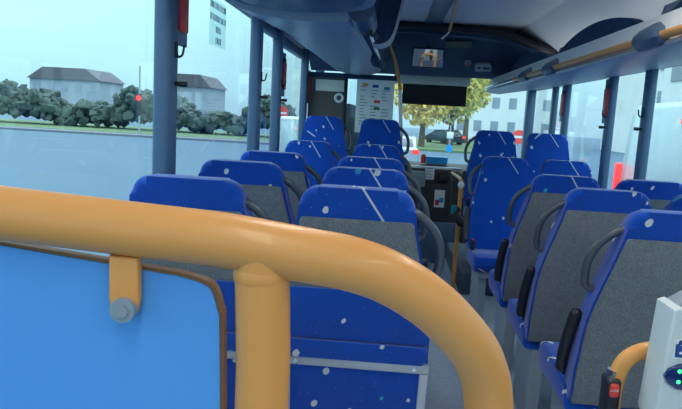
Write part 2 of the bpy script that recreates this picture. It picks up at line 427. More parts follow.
def make_seat(side, rearmost=False, window=False):
    """parts of one coach seat facing +Y; side = +1 when the aisle is at its +x side"""
    global ASIDE
    ASIDE = 0 if window else side
    P_ = []
    def add(name, bm, mat, sub=None): P_.append((name, bm, mat, sub))
    add('backrest', back_bm(), M['blue_back'])
    if rearmost: add('back_panel', panel_bm(.80, 1.035), M['knit'])
    else: add('back_panel', panel_bm(), M['knit'])
    bm = new()
    xa, xb = (-.208, .245) if side > 0 else (-.245, .208)
    if window: xa, xb = -.208, .208
    prof = [(.20, .375), (.58, .375), (.625, .40), (.64, .44), (.625, .485), (.58, .50), (.40, .475), (.22, .47)]
    prism(bm, prof, 'x', xa, xb, .02, 3); add('seat_cushion', bm, M['blue'])
    for x in (-.17, .17):
        bm = new(); prism(bm, [(.24, 0), (.52, 0), (.54, .36), (.21, .36)], 'x', x-.03, x+.03, .006, 1); add('leg', bm, M['steel'])
    bm = new(); box(bm, (-.205, .21, .335), (.205, .58, .3755), .008); add('seat_frame', bm, M['steel'])
    s = side
    if window: return P_
    bm = new()
    pts = [(s*.145, .06, 1.06), (s*.175, .06, 1.055), (s*.225, .075, 1.01), (s*.248, .095, .955), (s*.250, .115, .90), (s*.240, .13, .855), (s*.20, .13, .84)]
    tube(bm, smooth_path(pts, 5), .0135, 10); add('grab_handle', bm, M['handle'])
    bm = new(); pts = [(s*.262, .235, .53), (s*.264, .21, .60), (s*.260, .18, .68), (s*.252, .16, .745)]
    tube(bm, smooth_path(pts, 4), .02, 12, rads=None); ball(bm, (s*.262, .235, .53), (.02, .022, .022)); ball(bm, (s*.252, .16, .745), (.0195, .02, .02)); (add('armrest', bm, M['black']) if not rearmost else bm.free())
    bm = new(); box(bm, (s*.22-.014, .30, .46), (s*.22+.014, .33, .545), .006); (add('belt_buckle', bm, M['black']) if not rearmost else bm.free())
    bm = new(); box(bm, (s*.22-.008, .305, .5440), (s*.22+.008, .325, .552), .002); (add('release_button', bm, M['red'], 'belt_buckle') if not rearmost else bm.free())
    if rearmost:
        bm = new(); prism(bm, [(x, z) for x, z in outline(.004, .642, .815, .012)], 'y', -.02, .03, .01, 3); rec(bm); add('lower_back_cover', bm, M['blue'])
        bm = new(); prism(bm, round_rect(-.206, .236, .578, .641, .015), 'y', -.028, .03, .012, 3); rec(bm); add('cover_lip', bm, M['blue'])
        bm = new()
        for a in ((-.215, .545, .245, .576), (-.215, .20, -.188, .545), (.218, .20, .245, .545), (-.215, .18, .245, .21)):
            box(bm, (a[0], -.02, a[1]), (a[2], .012, a[3]), .003)
        rec(bm); add('bottom_frame', bm, M['alu'])
        bm = new(); box(bm, (-.19, -.010, .205), (.22, .008, .55)); rec(bm); add('frame_panel', bm, M['blue'], 'bottom_frame')
        for x in (-.17, .20):
            bm = new(); y = -.022+(TOPZ-.561)*REC; cyl(bm, (x, y-.004, .561), (x, y+.004, .561), .006); add('rivet', bm, M['chrome'], 'bottom_frame')
    return P_
def build_seat(parts, root):
    made = {}
    for name, bm, mat, sub in parts:
        o = obj(name, bm, mat, made[sub] if sub else root)
        made.setdefault(name, o)
        if name == 'back_panel': o['label'] = 'grey knitted back panel'
        if name == 'release_button': o['label'] = 'red release button'
PROTO = {}
PLAIN = ('G1', 'G2', 'G3', 'A', 'B', 'B2', 'H')      # these backs show no woven dash
def seat(key, side, loc, rear, label, group, rearmost=False, window=False):
    k = (side, rearmost, window)
    if k not in PROTO:
        root = empty('coach_seat', loc, label, 'seat', group); build_seat(make_seat(side, rearmost, window), root); PROTO[k] = root
    else:
        src = PROTO[k]; root = src.copy(); COL.objects.link(root); root['label'] = label; root['group'] = group
        def cp(a, par):
            for ch in list(a.children):
                if ch.parent is not a: continue
                c = ch.copy(); COL.objects.link(c); c.parent = par
                cp(ch, c)
        cp(src, root)
    for ch in root.children:
        if ch.name.startswith('backrest') and key in PLAIN:
            ch.material_slots[0].link = 'OBJECT'; ch.material_slots[0].material = M['blue']
    root.location = loc; root.rotation_euler = (0, 0, PI if rear else 0)
    return root
GF = 'forward-facing blue coach seats'; GR = 'rear-facing blue coach seats'
XL, XLW, XR, XRW = -.078, -.572, .905, 1.327
TH = .085
seat('F1', 1, (XL+.002, 1.81, .02), False, 'nearest left aisle seat, its lower back covered in dotted blue above a silver frame', GF, True)
seat('G1', 1, (XLW, 1.81, .02), False, 'nearest left window seat, partly behind the orange rail and pale blue panel', GF, True)
seat('F2', 1, (XL, 2.50, .02), False, 'second left aisle seat from the rail, only its blue head end and handle showing', GF)
seat('G2', 1, (XLW, 2.50, .02), False, 'second left window seat from the rail, grey back below its blue head end', GF)
seat('F3', 1, (XL, 3.19, .02), False, 'third left aisle seat from the rail, thin blue head end above the one before', GF)
seat('G3', 1, (XLW, 3.19, .02), False, 'third left window seat from the rail, blue head end below the close pair of posts', GF)
seat('F4', -1, (XL, 4.70+TH, .02), True, 'lower left rear-facing aisle seat, its front just above the third aisle head end', GR)
seat('G4', -1, (XLW, 4.70+TH, .02), True, 'lower left rear-facing window seat showing its dotted front under the higher seat', GR)
seat('F5', -1, (XL, 5.70+TH, .20), True, 'raised left rear-facing aisle seat standing just below the white timetable', GR)
seat('G5', -1, (XLW, 5.70+TH, .20), True, 'raised left rear-facing window seat in front of the dark driver partition', GR)
seat('A', -1, (XR+.018, 2.03, -.02), False, 'nearest right aisle seat with large dark grey back behind the ticket reader', GF)
seat('B', -1, (XR, 2.66, -.02), False, 'second right aisle seat, the grey back just beyond the nearest right seat', GF)
seat('B2', -1, (XRW, 2.66, -.02), False, 'right window seat at the picture edge, a sliver of blue above the nearest seat', GF, window=True)
seat('C', -1, (XR, 3.30, -.02), False, 'third right aisle seat, grey back directly in front of the rear-facing seat', GF)
seat('H', -1, (XRW, 3.30, -.02), False, 'right window seat head end under the white van, beside the third aisle seat', GF, window=True)
seat('D', 1, (XR-.045, 4.80+TH, -.02), True, 'lower right rear-facing aisle seat, whole dotted front and cushion visible', GR)
seat('I', 1, (XRW-.03, 4.80+TH, -.02), True, 'lower right rear-facing window seat, small blue top left of the hammer post', GR, window=True)
seat('E', 1, (XR+.025, 5.80+TH, .155), True, 'raised right rear-facing aisle seat against the bright windscreen', GR)
seat('J', 1, (XRW+.055, 5.80+TH, .155), True, 'raised right rear-facing window seat beside the dark front corner post', GR, window=True)

# ------------------------------------------------------------------ near partition: orange rail, post, pale blue panel
e = empty('rail_partition', (0, .44, .02), 'thick orange tubular rail with post filling the foreground, bending down at the aisle', 'handrail')
e_inv = Vector((0, .44, .02))
cl = [(125, 228, .426), (180, 234.5, .426), (230, 241, .426), (300, 254, .428), (350, 263.5, .432), (390, 278, .438), (427, 301, .446), (456, 328, .458), (476, 354, .470), (486, 382, .480), (489, 412, .486)]
pts = [P(*c)-e_inv for c in cl]
first = pts[0]; dirl = (pts[0]-pts[2]).normalized()
wallp = first+dirl*((WL+.01-first.x)/dirl.x)
last = pts[-1]
path = smooth_path([wallp, first+dirl*.3, first+dirl*.1]+pts, 6)+[last+Vector((0, .004, -.06)), Vector((last.x+.002, last.y+.004, .0))]
bm = new(); tube(bm, path, .0188, 28); obj('top_rail', bm, M['orange'], e)
pc = P(263, 246, .428)-e_inv
bm = new(); px_ = P(263.5, 360, .428)-e_inv
low = Vector((px_.x+(px_.x-pc.x)*.2, px_.y, .0))
tube(bm, [pc, pc+Vector((0, 0, -.012)), px_, Vector((px_.x, px_.y, 0.))], .0188, 28)
obj('post', bm, M['orange'], e)
bm = new(); tube(bm, [pc+Vector((0, 0, -.0145)), pc+Vector((0, 0, -.019)), pc+Vector((0, 0, -.0235))], .02, 28, rads=[.0186, .0197, .0189]); obj('weld_collar', bm, M['orange'], e)
for q in (last, px_):
    bm = new(); cyl(bm, (q.x, q.y, 0.), (q.x, q.y, .012), .04, 24); obj('floor_flange', bm, M['alu'], e)
# clamps with bolt
for pxl, nm in ((131, 'a'), (-240, 'b')):
    c = P(pxl, 262, .426)-e_inv if pxl > 0 else Vector((-.62, .426-.44, first.z+.045))
    bm = new(); prism(bm, [(c.x-.013, c.z+.005), (c.x+.0075, c.z+.005), (c.x+.0085, c.z-.025), (c.x+.0065, c.z-.034), (c.x+.001, c.z-.039), (c.x-.006, c.z-.039), (c.x-.011, c.z-.034), (c.x-.013, c.z-.025)], 'y', -.022, -.012, .003, 3); obj('clamp', bm, M['orange'], e)
    bm = new(); cyl(bm, (c.x-.001, -.027, c.z-.031), (c.x-.001, -.021, c.z-.031), .0085, 20); cyl(bm, (c.x-.001, -.029, c.z-.031), (c.x-.001, -.0265, c.z-.031), .005, 6); obj('bolt', bm, M['steel'], e)
# panel
tl = P(-350, 250, .44)-e_inv
A0 = P(140, 263, .44)-e_inv; A1 = P(198, 273, .44)-e_inv; A2 = P(217, 285, .44)-e_inv; A3 = P(226, 307, .44)-e_inv; A4 = P(228.5, 409, .44)-e_inv
sl = (A1.z-A0.z)/(A1.x-A0.x)
left = WL+.03
cr_ = smooth_path([Vector((A4.x, A4.z-.03, 0)), Vector((A3.x+.0008, A3.z-.01, 0)), Vector((A3.x-.001, A3.z+.002, 0)), Vector((A2.x+.001, A2.z+.0005, 0)), Vector((A1.x+.006, A1.z-.002, 0)), Vector((A1.x-.01, A1.z-sl*.01+.0005, 0))], 5)
o0 = [(A4.x, .48)]+[(q.x, q.y) for q in cr_]+[(left+.03, A0.z-sl*(A0.x-left-.03)), (left, A0.z-sl*(A0.x-left)-.03), (left, .48)]
bm = new(); prism(bm, o0, 'y', -.008, .0, .0); obj('painted_reflection_edge', bm, M['edge_reflection'], e)  # panel thickness, its orange reflection painted as brown
cx = sum(p[0] for p in o0)/len(o0); cz = .85
o1 = [((x-.0026) if x > -.3 else x+.003, z-.002 if z > .9 else z+.003) for x, z in o0]
bm = new(); prism(bm, o1, 'y', -.0105, -.0075); obj('blue_panel', bm, M['panel'], e)

# ------------------------------------------------------------------ right handrail with stop button and ticket reader
HB = Vector((.0, 1.27, 0.))
e = empty('curved_handrail', (.43, 1.27, 0.), 'thin orange curved handrail at right carrying the red stop button', 'handrail')
o_ = Vector((.43, 1.27, 0.))
pl = [P(611, 412, 1.27), P(613, 392, 1.27), P(618, 373, 1.27), P(626, 360, 1.27), P(637, 353, 1.275), P(650, 350, 1.28), P(676, 348, 1.29)]
pts = [q-o_ for q in pl]
pr = pts[-1]
bm = new(); tube(bm, [Vector((pts[0].x, pts[0].y, .0)), pts[0]+Vector((0, 0, -.05))]+smooth_path(pts, 6)+[pr+Vector((.06, .01, -.01)), pr+Vector((.10, .02, -.05)), Vector((pr.x+.11, pr.y+.02, 0.))], .0165, 18); obj('tube', bm, M['orange'], e)
for q in (pts[0], Vector((pr.x+.11, pr.y+.02, 0))):
    bm = new(); cyl(bm, (q.x, q.y, 0), (q.x, q.y, .012), .04, 24); obj('floor_flange', bm, M['alu'], e)
b = P(612, 388, 1.27)
e = empty('stop_button', (b.x-.005, b.y-.0, b.z-.014), 'black stop button housing with red push button clamped on the orange handrail', 'stop button')
bm = new(); box(bm, (-.022, -.036, -.06), (.022, .022, .065), .009, 3); obj('housing', bm, M['black'], e)
bm = new(); cyl(bm, (0.004, .0, .062), (0.006, .0, .085), .0185, 18); obj('collar', bm, M['chrome'], e)
bm = new(); prism(bm, round_rect(-.015, .012, .012, .055, .008), 'y', -.042, -.034, .002); rb = obj('push_button', bm, M['red'], e); rb['label'] = 'red push button'
letters('STOP', .0105, M['white'], rb, (-.0015, -.0425, .034), (PI/2, 0, 0))
e.scale = (.62, .75, .62)
# ticket reader
v = P(690, 365, 1.175); v.y += .045
e = empty('ticket_reader', (v.x, v.y, v.z), 'pale white ticket reader box with green lights cut by the right edge', 'ticket reader')
bm = new()
for_x = [(-.040, .10), (-.028, .105), (.0, .093), (.05, .088), (.10, .092), (.135, .105), (.14, .098), (.15, -.12), (-.050, -.12), (-.052, -.11)]
prism(bm, for_x, 'y', -.045, .035, .006, 3); bd = obj('casing', bm, M['white'], e)
bm = new(); prism(bm, [(-.036, .094), (.0, .086), (.05, .082), (.10, .086), (.13, .094), (.10, .12), (.0, .12)], 'y', -.02, .03, .003); obj('top_cap', bm, M['steel'], e)
bm = new(); prism(bm, [(-.0465, -.022), (-.038, -.008), (-.022, .001), (.01, .007), (.06, .003), (.09, -.018), (.06, -.042), (.01, -.050), (-.022, -.046), (-.038, -.036)], 'y', -.052, -.044, .003, 2); ln = obj('reader_window', bm, M['screenblue'], e); ln['label'] = 'dark blue oval window'
for dx, dz in ((-.020, -.011), (-.020, -.031), (.004, -.009), (.004, -.034), (.03, -.012)):
    bm = new(); ball(bm, (dx, -.053, dz), (.0035, .002, .0035)); obj('indicator_light', bm, M['green'], ln)
DX = -.038
bm = new(); prism(bm, round_rect(.006+DX, .062+DX, .010, .047, .003), 'y', -.0462, -.0448); st = obj('sticker', bm, M['paper'], e); st['label'] = 'white sticker with blue figure'
bm = new()
ball(bm, (.017+DX, -.0465, .041), (.0045, .0006, .0045)); prism(bm, [(x+DX+.011, z+.001) for x, z in ((-.002, .012), (.004, .012), (.0045, .022), (.018, .027), (.018, .031), (.006, .034), (.006, .039), (-.003, .036))], 'y', -.0468, -.046)
prism(bm, [(x+DX+.011, z+.001) for x, z in ((.004, .012), (.045, .012), (.045, .040), (.034, .040), (.034, .018), (.004, .018))], 'y', -.0468, -.046)
obj('figure_print', bm, M['blueink'], st)
bm = new(); box(bm, (.03, .02, -.11), (.08, .055, .05), .006); obj('mounting_clamp', bm, M['black'], e)

# ------------------------------------------------------------------ right luggage rack
RX, RZ = 1.0, 1.676
RY0, RY1 = -.9, 6.85
e = empty('luggage_rack', (RX, RY0, RZ), 'long right overhead luggage rack with pale lip and arched dividers', 'luggage rack', 'overhead luggage racks')
D = RY1-RY0
bm = new(); prism(bm, [(-.02, -.012), (.10, -.03), (.62, .055), (.62, .08), (.10, -.005), (0, .012)], 'y', 0, D); obj('shelf', bm, M['rack'], e)
bm = new(); prism(bm, [(-.024, .004), (-.012, .0), (.046, .122), (.032, .127), (.02, .118)], 'y', 0, D, .003); obj('lip', bm, M['lip'], e)
bm = new(); cyl(bm, (-.03, 0, -.012), (-.03, D, -.012), .012, 12); obj('metal_strip', bm, M['alu'], e)
bm = new(); cyl(bm, (-.045, .0, .018), (-.045, 5.3-RY0, .018), .0165, 16); obj('orange_tube', bm, M['orange'], e)
bm = new(); cyl(bm, (-.042, 5.3-RY0, .018), (-.042, D-.02, .018), .013, 16); obj('steel_tube', bm, M['chrome'], e)
for y in (-.2, 1.1, 2.58, 4.12, 4.88):
    bm = new()
    pf = [(-.075, .01), (-.062, -.012), (-.03, -.02), (0, -.012), (.0, .02), (.032, .09), (.026, .098), (.012, .095), (-.045, .06), (-.07, .035)]
    prism(bm, pf, 'y', y-RY0-.13, y-RY0+.13, .018, 3)
    # tapered loop: narrow towards the top
    for v_ in bm.verts:
        t = min(1, max(0, (v_.co.z-.02)/.08)); yc = y-RY0
        v_.co.y = yc+.12*t+(v_.co.y-yc)*(1-.75*t)
    obj('tube_bracket', bm, M['bracket'], e)
for a, b_ in ((2.95, 4.55), (4.65, 6.3), (1.1, 2.85), (-.7, 1.0)):
    n = 16
    pf = [(a-RY0, .03)]+[(a-RY0+(b_-a)*k/n, .09+.15*max(0, math.sin(PI*k/n))**.55) for k in range(n+1)]+[(b_-RY0, .03)]
    bm = new(); prism(bm, pf, 'x', .075, .11, .012); obj('arched_shade_plate', bm, M['navy'], e)  # navy plate stands in for the shade inside the open rack
    bm = new(); prism(bm, [(.07, .02), (.58, .08), (.5, .22), (.2, .24), (.12, .2)], 'y', a-RY0-.06, a-RY0-.03, .006); obj('divider', bm, M['bracket'], e)
bm = new(); prism(bm, [(-.03, -.02), (.1, -.035), (.5, .04), (.4, .1), (.05, .13), (.0, .08)], 'y', D, D+.06, .02, 3); obj('end_cap', bm, M['lip'], e)

# ------------------------------------------------------------------ left luggage rack with rounded unit in front of it
e = empty('luggage_rack', (-.5, 3.3, 1.85), 'left overhead luggage rack with shiny grey underside above the window seats', 'luggage rack', 'overhead luggage racks')
o_ = Vector((-.5, 3.3, 1.85))
bm = new()
secs = []
for y, wa, pb in ((3.52, (-.85, 1.885), (348, 21)), (4.1, (-.85, 1.905), (359, 40)), (4.9, (-.85, 1.945), (368, 54)), (5.7, (-.69, 1.86), (374, 66)), (6.3, (-.54, 1.765), (379, 73))):
    q = P(pb[0], pb[1], y); secs.append((y, wa, (q.x, q.z)))
_old = [(3.3, (-.85, 1.885), (-.12, 1.86)), (4.1, (-.85, 1.905), (-.115, 1.855)), (4.9, (-.85, 1.945), (-.10, 1.85)), (5.7, (-.69, 1.86), (-.09, 1.83)), (6.5, (-.52, 1.755), (-.085, 1.795))]
rings = []
for y, a, b_ in secs:
    a = Vector((a[0], y, a[1])); b_ = Vector((b_[0], y, b_[1])); mid = (a+b_)/2+Vector((0, 0, -.03))
    up = Vector((0, 0, .05))
    row = [a, a.lerp(mid, .5)+Vector((0, 0, -.012)), mid, b_.lerp(mid, .4)+Vector((0, 0, -.01)), b_, b_+Vector((.02, 0, .03)), b_+up, mid+up, a+up]
    rings.append([q-o_ for q in row])
loft(bm, rings); obj('underside', bm, M['rack'], e)
bm = new(); loft(bm, [[Vector((x+.0, y, z+.035))-o_, Vector((x+.05, y, z+.02))-o_, Vector((x+.13, y, z+.30))-o_, Vector((x+.08, y, z+.30))-o_] for y, _, (x, z) in secs]); obj('fascia', bm, M['navy'], e)
bm = new(); rl = [P(369, 30, 4.0), P(375.5, 47, 4.7), P(381, 62, 5.5)]; tube(bm, [q-o_ for q in rl], .017, 14); obj('chrome_rail', bm, M['chrome'], e)
bm = new(); q = P(366, 22, 3.75)-o_; tube(bm, [q+Vector((-.02, -.25, .03)), q+Vector((-.01, -.1, .01)), q+Vector((.005, .02, -.012)), q+Vector((.01, .06, -.02))], .05, 18, rads=[.07, .07, .062, .045]); obj('rail_end_cap', bm, M['bracket'], e)
bm = new(); cyl(bm, q+Vector((.01, -.02, -.048)), q+Vector((.022, -.07, -.064)), .022, 14); obj('end_plug', bm, M['black'], e)
bm = new(); q = P(381, 62, 5.5)-o_; tube(bm, [q+Vector((-.07, -.35, .04)), q+Vector((-.03, -.12, 0)), q+Vector((0, .05, -.01))], .05, 12, rads=[.03, .055, .04]); obj('rail_bracket', bm, M['navy'], e)
# divider with pale rim
prof = [P(372, 44, 4.25), P(380, 44.5, 4.25), P(388, 41, 4.25), P(393, 33, 4.25), P(397, 20, 4.25), P(401, 4, 4.25), P(403, -6, 4.25)]
rim = smooth_path([q-o_ for q in prof], 5)
bm = new(); top = ROOF-.004-1.85
pf = [(q.x, q.z) for q in rim]+[(rim[-1].x, top), (-.30+.5, top), (-.1+.5, .0)]
prism(bm, pf, 'y', 4.25-3.3, 4.29-3.3); obj('end_divider', bm, M['navy'], e)
bm = new(); loft(bm, [[q+Vector((0, -.03, 0)), q+Vector((0, .12, 0)), q+Vector((.012, .12, -.014)), q+Vector((.012, -.03, -.014))] for q in rim]); obj('divider_rim', bm, M['rack'], e)
# overhead unit, rounded nose
e = empty('overhead_unit', (-.462, 2.50, 1.868), 'rounded blue-grey overhead unit cut by the top left edge, in front of the rack', 'overhead unit')
bm = new()
def nose(w, yend, z):
    out = [(-w, -1.2, z)]
    for k in range(13):
        a = PI*k/12; out.append((-w*math.cos(a)*1.0, yend-.36+.36*math.sin(a)**.75, z))
    return out+[(w, -1.2, z)]
loft(bm, [nose(.365, 1.00, .10), nose(.365, 1.0, .05), nose(.362, .995, .018), nose(.348, .975, .002), nose(.325, .95, -.003), nose(.315, .94, .006), nose(.31, .935, .006)]); obj('shell', bm, M['unit'], e)
bm = new(); loft(bm, [nose(.29, .92, .0105), nose(.288, .918, -.006), nose(.27, .90, -.012)]); obj('bottom_cover', bm, M['bracket'], e)

# ------------------------------------------------------------------ front header, blind, mirror
e = empty('front_header', (.5, 6.1, 2.15), 'dark navy overhead header across the front of the bus', 'header')
o_ = Vector((.5, 6.1, 2.15))
bm = new()
sec = []
for x, dz in ((-.86, -.03), (-.4, -.01), (.2, 0.), (.7, -.02), (1.0, -.05), (1.2, -.12), (1.58, -.2)):
    zt = ROOF-.002+dz
    sec.append([Vector((x, 5.95, zt)), Vector((x, 6.02, zt-.05)), Vector((x, 6.5, 2.0+dz*.3)), Vector((x, 6.9, 1.81)), Vector((x, 6.96, 1.795)), Vector((x, 7.2, 1.84)), Vector((x, 7.2, 2.11)), Vector((x, 6.0, 2.115+dz))])
loft(bm, [[q-o_ for q in s_] for s_ in sec]); obj('shell', bm, M['navy'], e, angle=25)
bm = new(); tube(bm, [Vector((x, 5.97, ROOF-.03+dz))-o_ for x, dz in ((-.86, -.03), (-.4, -.01), (.2, 0.), (.7, -.02), (1.0, -.05), (1.2, -.12), (1.58, -.2))], .035, 8); obj('edge_bead', bm, M['black'], e)
def on_header(px, py):
    # intersection with the sloping face through (6.02,2.15)-(6.9,1.81)
    d = Rv*((px-341)/FPX)+Uv*(-(py-204.5)/FPX)+f
    k = (1.81-2.148)/(6.9-6.02)
    t = (2.148-k*6.02-EYE)/(d.z-k*d.y)
    return Vector((0, 0, EYE))+d*t-o_
nrm = Vector((0, -.36, -.93)).normalized()
def patch(px0, py0, px1, py1, th=.012, lift=.0):
    bm = new(); c = [on_header(px0, py0), on_header(px1, py0), on_header(px1, py1), on_header(px0, py1)]
    loft(bm, [[q-nrm*.02 for q in c], [q+nrm*th for q in c]]); return bm
obj('vent_grille', patch(446, 40, 472, 47), M['black'], e)
obj('hatch', patch(427, 24, 443, 46, .004), M['navy'], e)
lb = obj('notice_label', patch(475, 64, 491, 71, .006), M['steel'], e)
c = on_header(479, 67.6)+nrm*.008
bm = new(); bmesh.ops.create_cone(bm, segments=16, radius1=.02, radius2=.02, depth=.004, cap_ends=True, matrix=Matrix.Translation(c) @ nrm.to_track_quat('Z', 'Y').to_matrix().to_4x4()); obj('label_ring', bm, M['navy'], lb)
obj('label_print', patch(483, 67.0, 489.5, 69, .0075), M['navy'], lb)
c = on_header(468, 62)
bm = new(); bmesh.ops.create_cone(bm, segments=20, radius1=.035, radius2=.03, depth=.03, cap_ends=True, matrix=Matrix.Translation(c+nrm*.01) @ nrm.to_track_quat('Z', 'Y').to_matrix().to_4x4()); lp = obj('round_lamp', bm, M['steel'], e)
bm = new(); bmesh.ops.create_cone(bm, segments=20, radius1=.022, radius2=.02, depth=.01, cap_ends=True, matrix=Matrix.Translation(c+nrm*.028) @ nrm.to_track_quat('Z', 'Y').to_matrix().to_4x4()); obj('lamp_lens', bm, M['red'], lp)
# interior mirror hung under the header
mp = P(428, 58, 6.25)
e = empty('interior_mirror', mp, 'small rectangular interior mirror hanging on the navy header', 'mirror')
R = Matrix.Rotation(.15, 4, 'X')
bm = new(); box(bm, (-.155, 0., -.095), (.155, .025, .095), .012, 2, R); obj('mirror_frame', bm, M['navy'], e)
bm = new(); box(bm, (-.14, -.006, -.082), (.14, .002, .082), .003, 1, R); obj('mirror_glass', bm, M['mirror'], e)
bm = new(); tube(bm, [(0, .02, .06), (0, .05, .12), (0, .03, .2)], .012, 10); obj('mirror_arm', bm, M['black'], e)
# overhead grab rail in the ceiling
a = Vector((.36, 3.8, 2.15)); b_ = P(449.5, 30, 5.86)
e = empty('ceiling_grab_rail', a, 'thin orange grab rail under the ceiling ending in a silver clip at the header', 'handrail')
bm = new(); tube(bm, [(0, 0, .048), (0, .02, 0), b_-a], .014, 12); obj('tube', bm, M['orange'], e)
bm = new(); tube(bm, [b_-a+Vector((0.005, -.02, .0)), b_-a+Vector((-.05, .12, -.055))], .014, 10); obj('end_clip', bm, M['chrome'], e)
# blind with beige cassette
p0, p1 = P(403, 84, 7.45), P(467, 87, 7.45); p2 = P(467, 106, 7.45)
e = empty('sun_blind', ((p0.x+p1.x)/2, 7.45, (p0.z+p1.z)/2), 'black sun blind pulled partway down the windscreen under a pale beige cassette', 'blind')
w = (p1.x-p0.x)/2; h = p1.z-p2.z
bm = new(); box(bm, (-w, -.004, -h), (w, .004, .02)); obj('blind_fabric', bm, M['blind'], e)
bm = new(); cyl(bm, (-w, 0, -h), (w, 0, -h), .01, 10); obj('bottom_bar', bm, M['black'], e)
bm = new(); box(bm, (-w-.10, -.03, .005), (w+.03, .04, .10), .012); obj('cassette', bm, M['beige'], e)
# ------------------------------------------------------------------ driver partition, timetable, pole
YP = 6.42
e = empty('driver_partition', (-.4, YP, AISLE), 'dark driver partition left of the white timetable, with smoked panel', 'partition')
o_ = Vector((-.4, YP, AISLE))
pL, pM, pR = WL+.07, P(345, 100, YP).x, P(396, 100, YP).x
zt = P(372, 80, YP).z-AISLE
bm = new(); box(bm, (pL+.4, -.012, .02), (pM+.4, .012, zt)); obj('smoked_panel', bm, M['brown'], e)
q0 = P(316, 79, YP-.02)-o_; q1 = P(345, 92, YP-.02)-o_
bm = new(); box(bm, (q0.x, -.02, q1.z), (q1.x, -.0125, q0.z), .002); obj('pale_band', bm, M['beige'], e)
q = P(339, 98, YP-.02)-o_
bm = new(); tube(bm, [q+Vector((.036*math.cos(2*PI*k/24), 0, .036*math.sin(2*PI*k/24))) for k in range(25)], .013, 8); obj('round_emblem', bm, M['paper'], e)
bm = new(); box(bm, (pM+.44, -.006, 1.0), (pR+.4, .006, zt)); obj('clear_pane', bm, M['glass'], e)
bm = new(); box(bm, (pM+.4, -.015, .02), (pR+.4, .015, .98), .004); obj('lower_panel', bm, M['steel'], e)
bm = new(); box(bm, (pM+.38, -.02, .02), (pM+.42, .02, zt), .006); obj('frame_post', bm, M['black'], e)
bm = new(); box(bm, (pL+.4, -.022, zt), (pR+.4, .022, zt+.05), .006); obj('top_bar', bm, M['navy'], e)
# timetable
t0 = P(357, 84, YP-.02); t1 = P(392, 126, YP-.02)
e = empty('timetable', ((t0.x+t1.x)/2, YP-.016, (t0.z+t1.z)/2), 'white timetable sheet with coloured route marks on the driver partition', 'timetable')
w = abs(t1.x-t0.x)/2; h = abs(t0.z-t1.z)/2+.08
bm = new(); box(bm, (-w, -.003, -h), (w, .003, h)); obj('sheet', bm, M['paper'], e)
bm = new()
for r_ in range(13):
    for c_ in range(3):
        if random.random() < .8:
            x = -w*.8+c_*w*.58; L = random.uniform(.2, .42)*w; z = h*.62-r_*h*.11
            box(bm, (x, -.0038, z-.004), (x+L, -.0031, z+.004))
obj('printed_lines', bm, M['ink'], e)
for x, z, col in ((-.55, .70, 'orange'), (.0, .66, 'blueink'), (.6, .6, 'teal'), (.12, .12, 'red'), (.12, -.12, 'grass')):
    bm = new(); box(bm, (w*x-w*.16, -.0044, h*z-.014), (w*x+w*.16, -.0031, h*z+.014)); obj('route_mark', bm, M[col], e)
# pole at the partition end
a = P(401, 136, 6.36); tp = P(390, 50, 6.0)
e = empty('grab_pole', (a.x, a.y, AISLE), 'orange vertical grab pole at the end of the driver partition by the timetable', 'handrail')
o_ = Vector((a.x, a.y, AISLE))
bm = new(); pts = [Vector((a.x, a.y, AISLE)), a, P(400, 88, 6.34), P(398, 75, 6.3), P(394, 58, 6.18), P(389, 44, 5.98)]; tube(bm, [q-o_ for q in pts[:2]]+smooth_path([q-o_ for q in pts[2:]], 4), .0165, 12); obj('tube', bm, M['orange'], e)
bm = new(); cyl(bm, (0, 0, 0), (0, 0, .012), .04, 20); obj('floor_flange', bm, M['alu'], e)
bm = new(); tube(bm, [a-o_+Vector((0, 0, .0)), P(400, 90, 6.34)-o_], .018, 12); k_ = obj('painted_glare', bm, M['lip'], e); k_['label'] = 'pale glare painted on the lower pole'  # pale tube stands in for glare on the lower pole
# driver seat
q = P(352, 104, 6.64)
e = empty('driver_seat', (q.x-.1, 6.64, AISLE), 'grey high-backed driver seat glimpsed left of the timetable', 'seat')
o_ = Vector((q.x-.1, 6.64, AISLE))
bm = new(); prism(bm, round_rect(-.2, .2, .75, q.z-AISLE, .12), 'y', -.06, .06, .03, 3); obj('backrest', bm, M['steel'], e)
bm = new(); box(bm, (-.22, -.05, .62), (.22, .30, .74), .03, 3); obj('seat_cushion', bm, M['dark'], e)
bm = new(); box(bm, (-.12, .02, 0), (.12, .26, .62), .02); obj('pedestal', bm, M['black'], e)

# ------------------------------------------------------------------ dashboard and front bits
z_d = P(430, 167, 7.1).z
e = empty('dashboard', (.4, 7.1, AISLE), 'black dashboard under the windscreen', 'dashboard')
bm = new()
prism(bm, [(-.12, .02), (.56, .02), (.56, .68), (.3, z_d-AISLE+.03), (.02, z_d-AISLE), (-.08, z_d-AISLE-.05)], 'x', WL+.05-.4, 1.0-.4+.0, .02, 3); obj('body', bm, M['dark'], e)
bm = new(); box(bm, (-.42, -.11, z_d-AISLE-.015), (.40, -.02, z_d-AISLE+.012), .008); obj('front_ledge', bm, M['steel'], e)
bm = new(); tube(bm, [Vector((-.9+.25*math.cos(2*PI*k/28), .0+.08*math.sin(2*PI*k/28), 1.02+.2*math.sin(2*PI*k/28))) for k in range(29)], .016, 8); obj('steering_wheel', bm, M['black'], e)
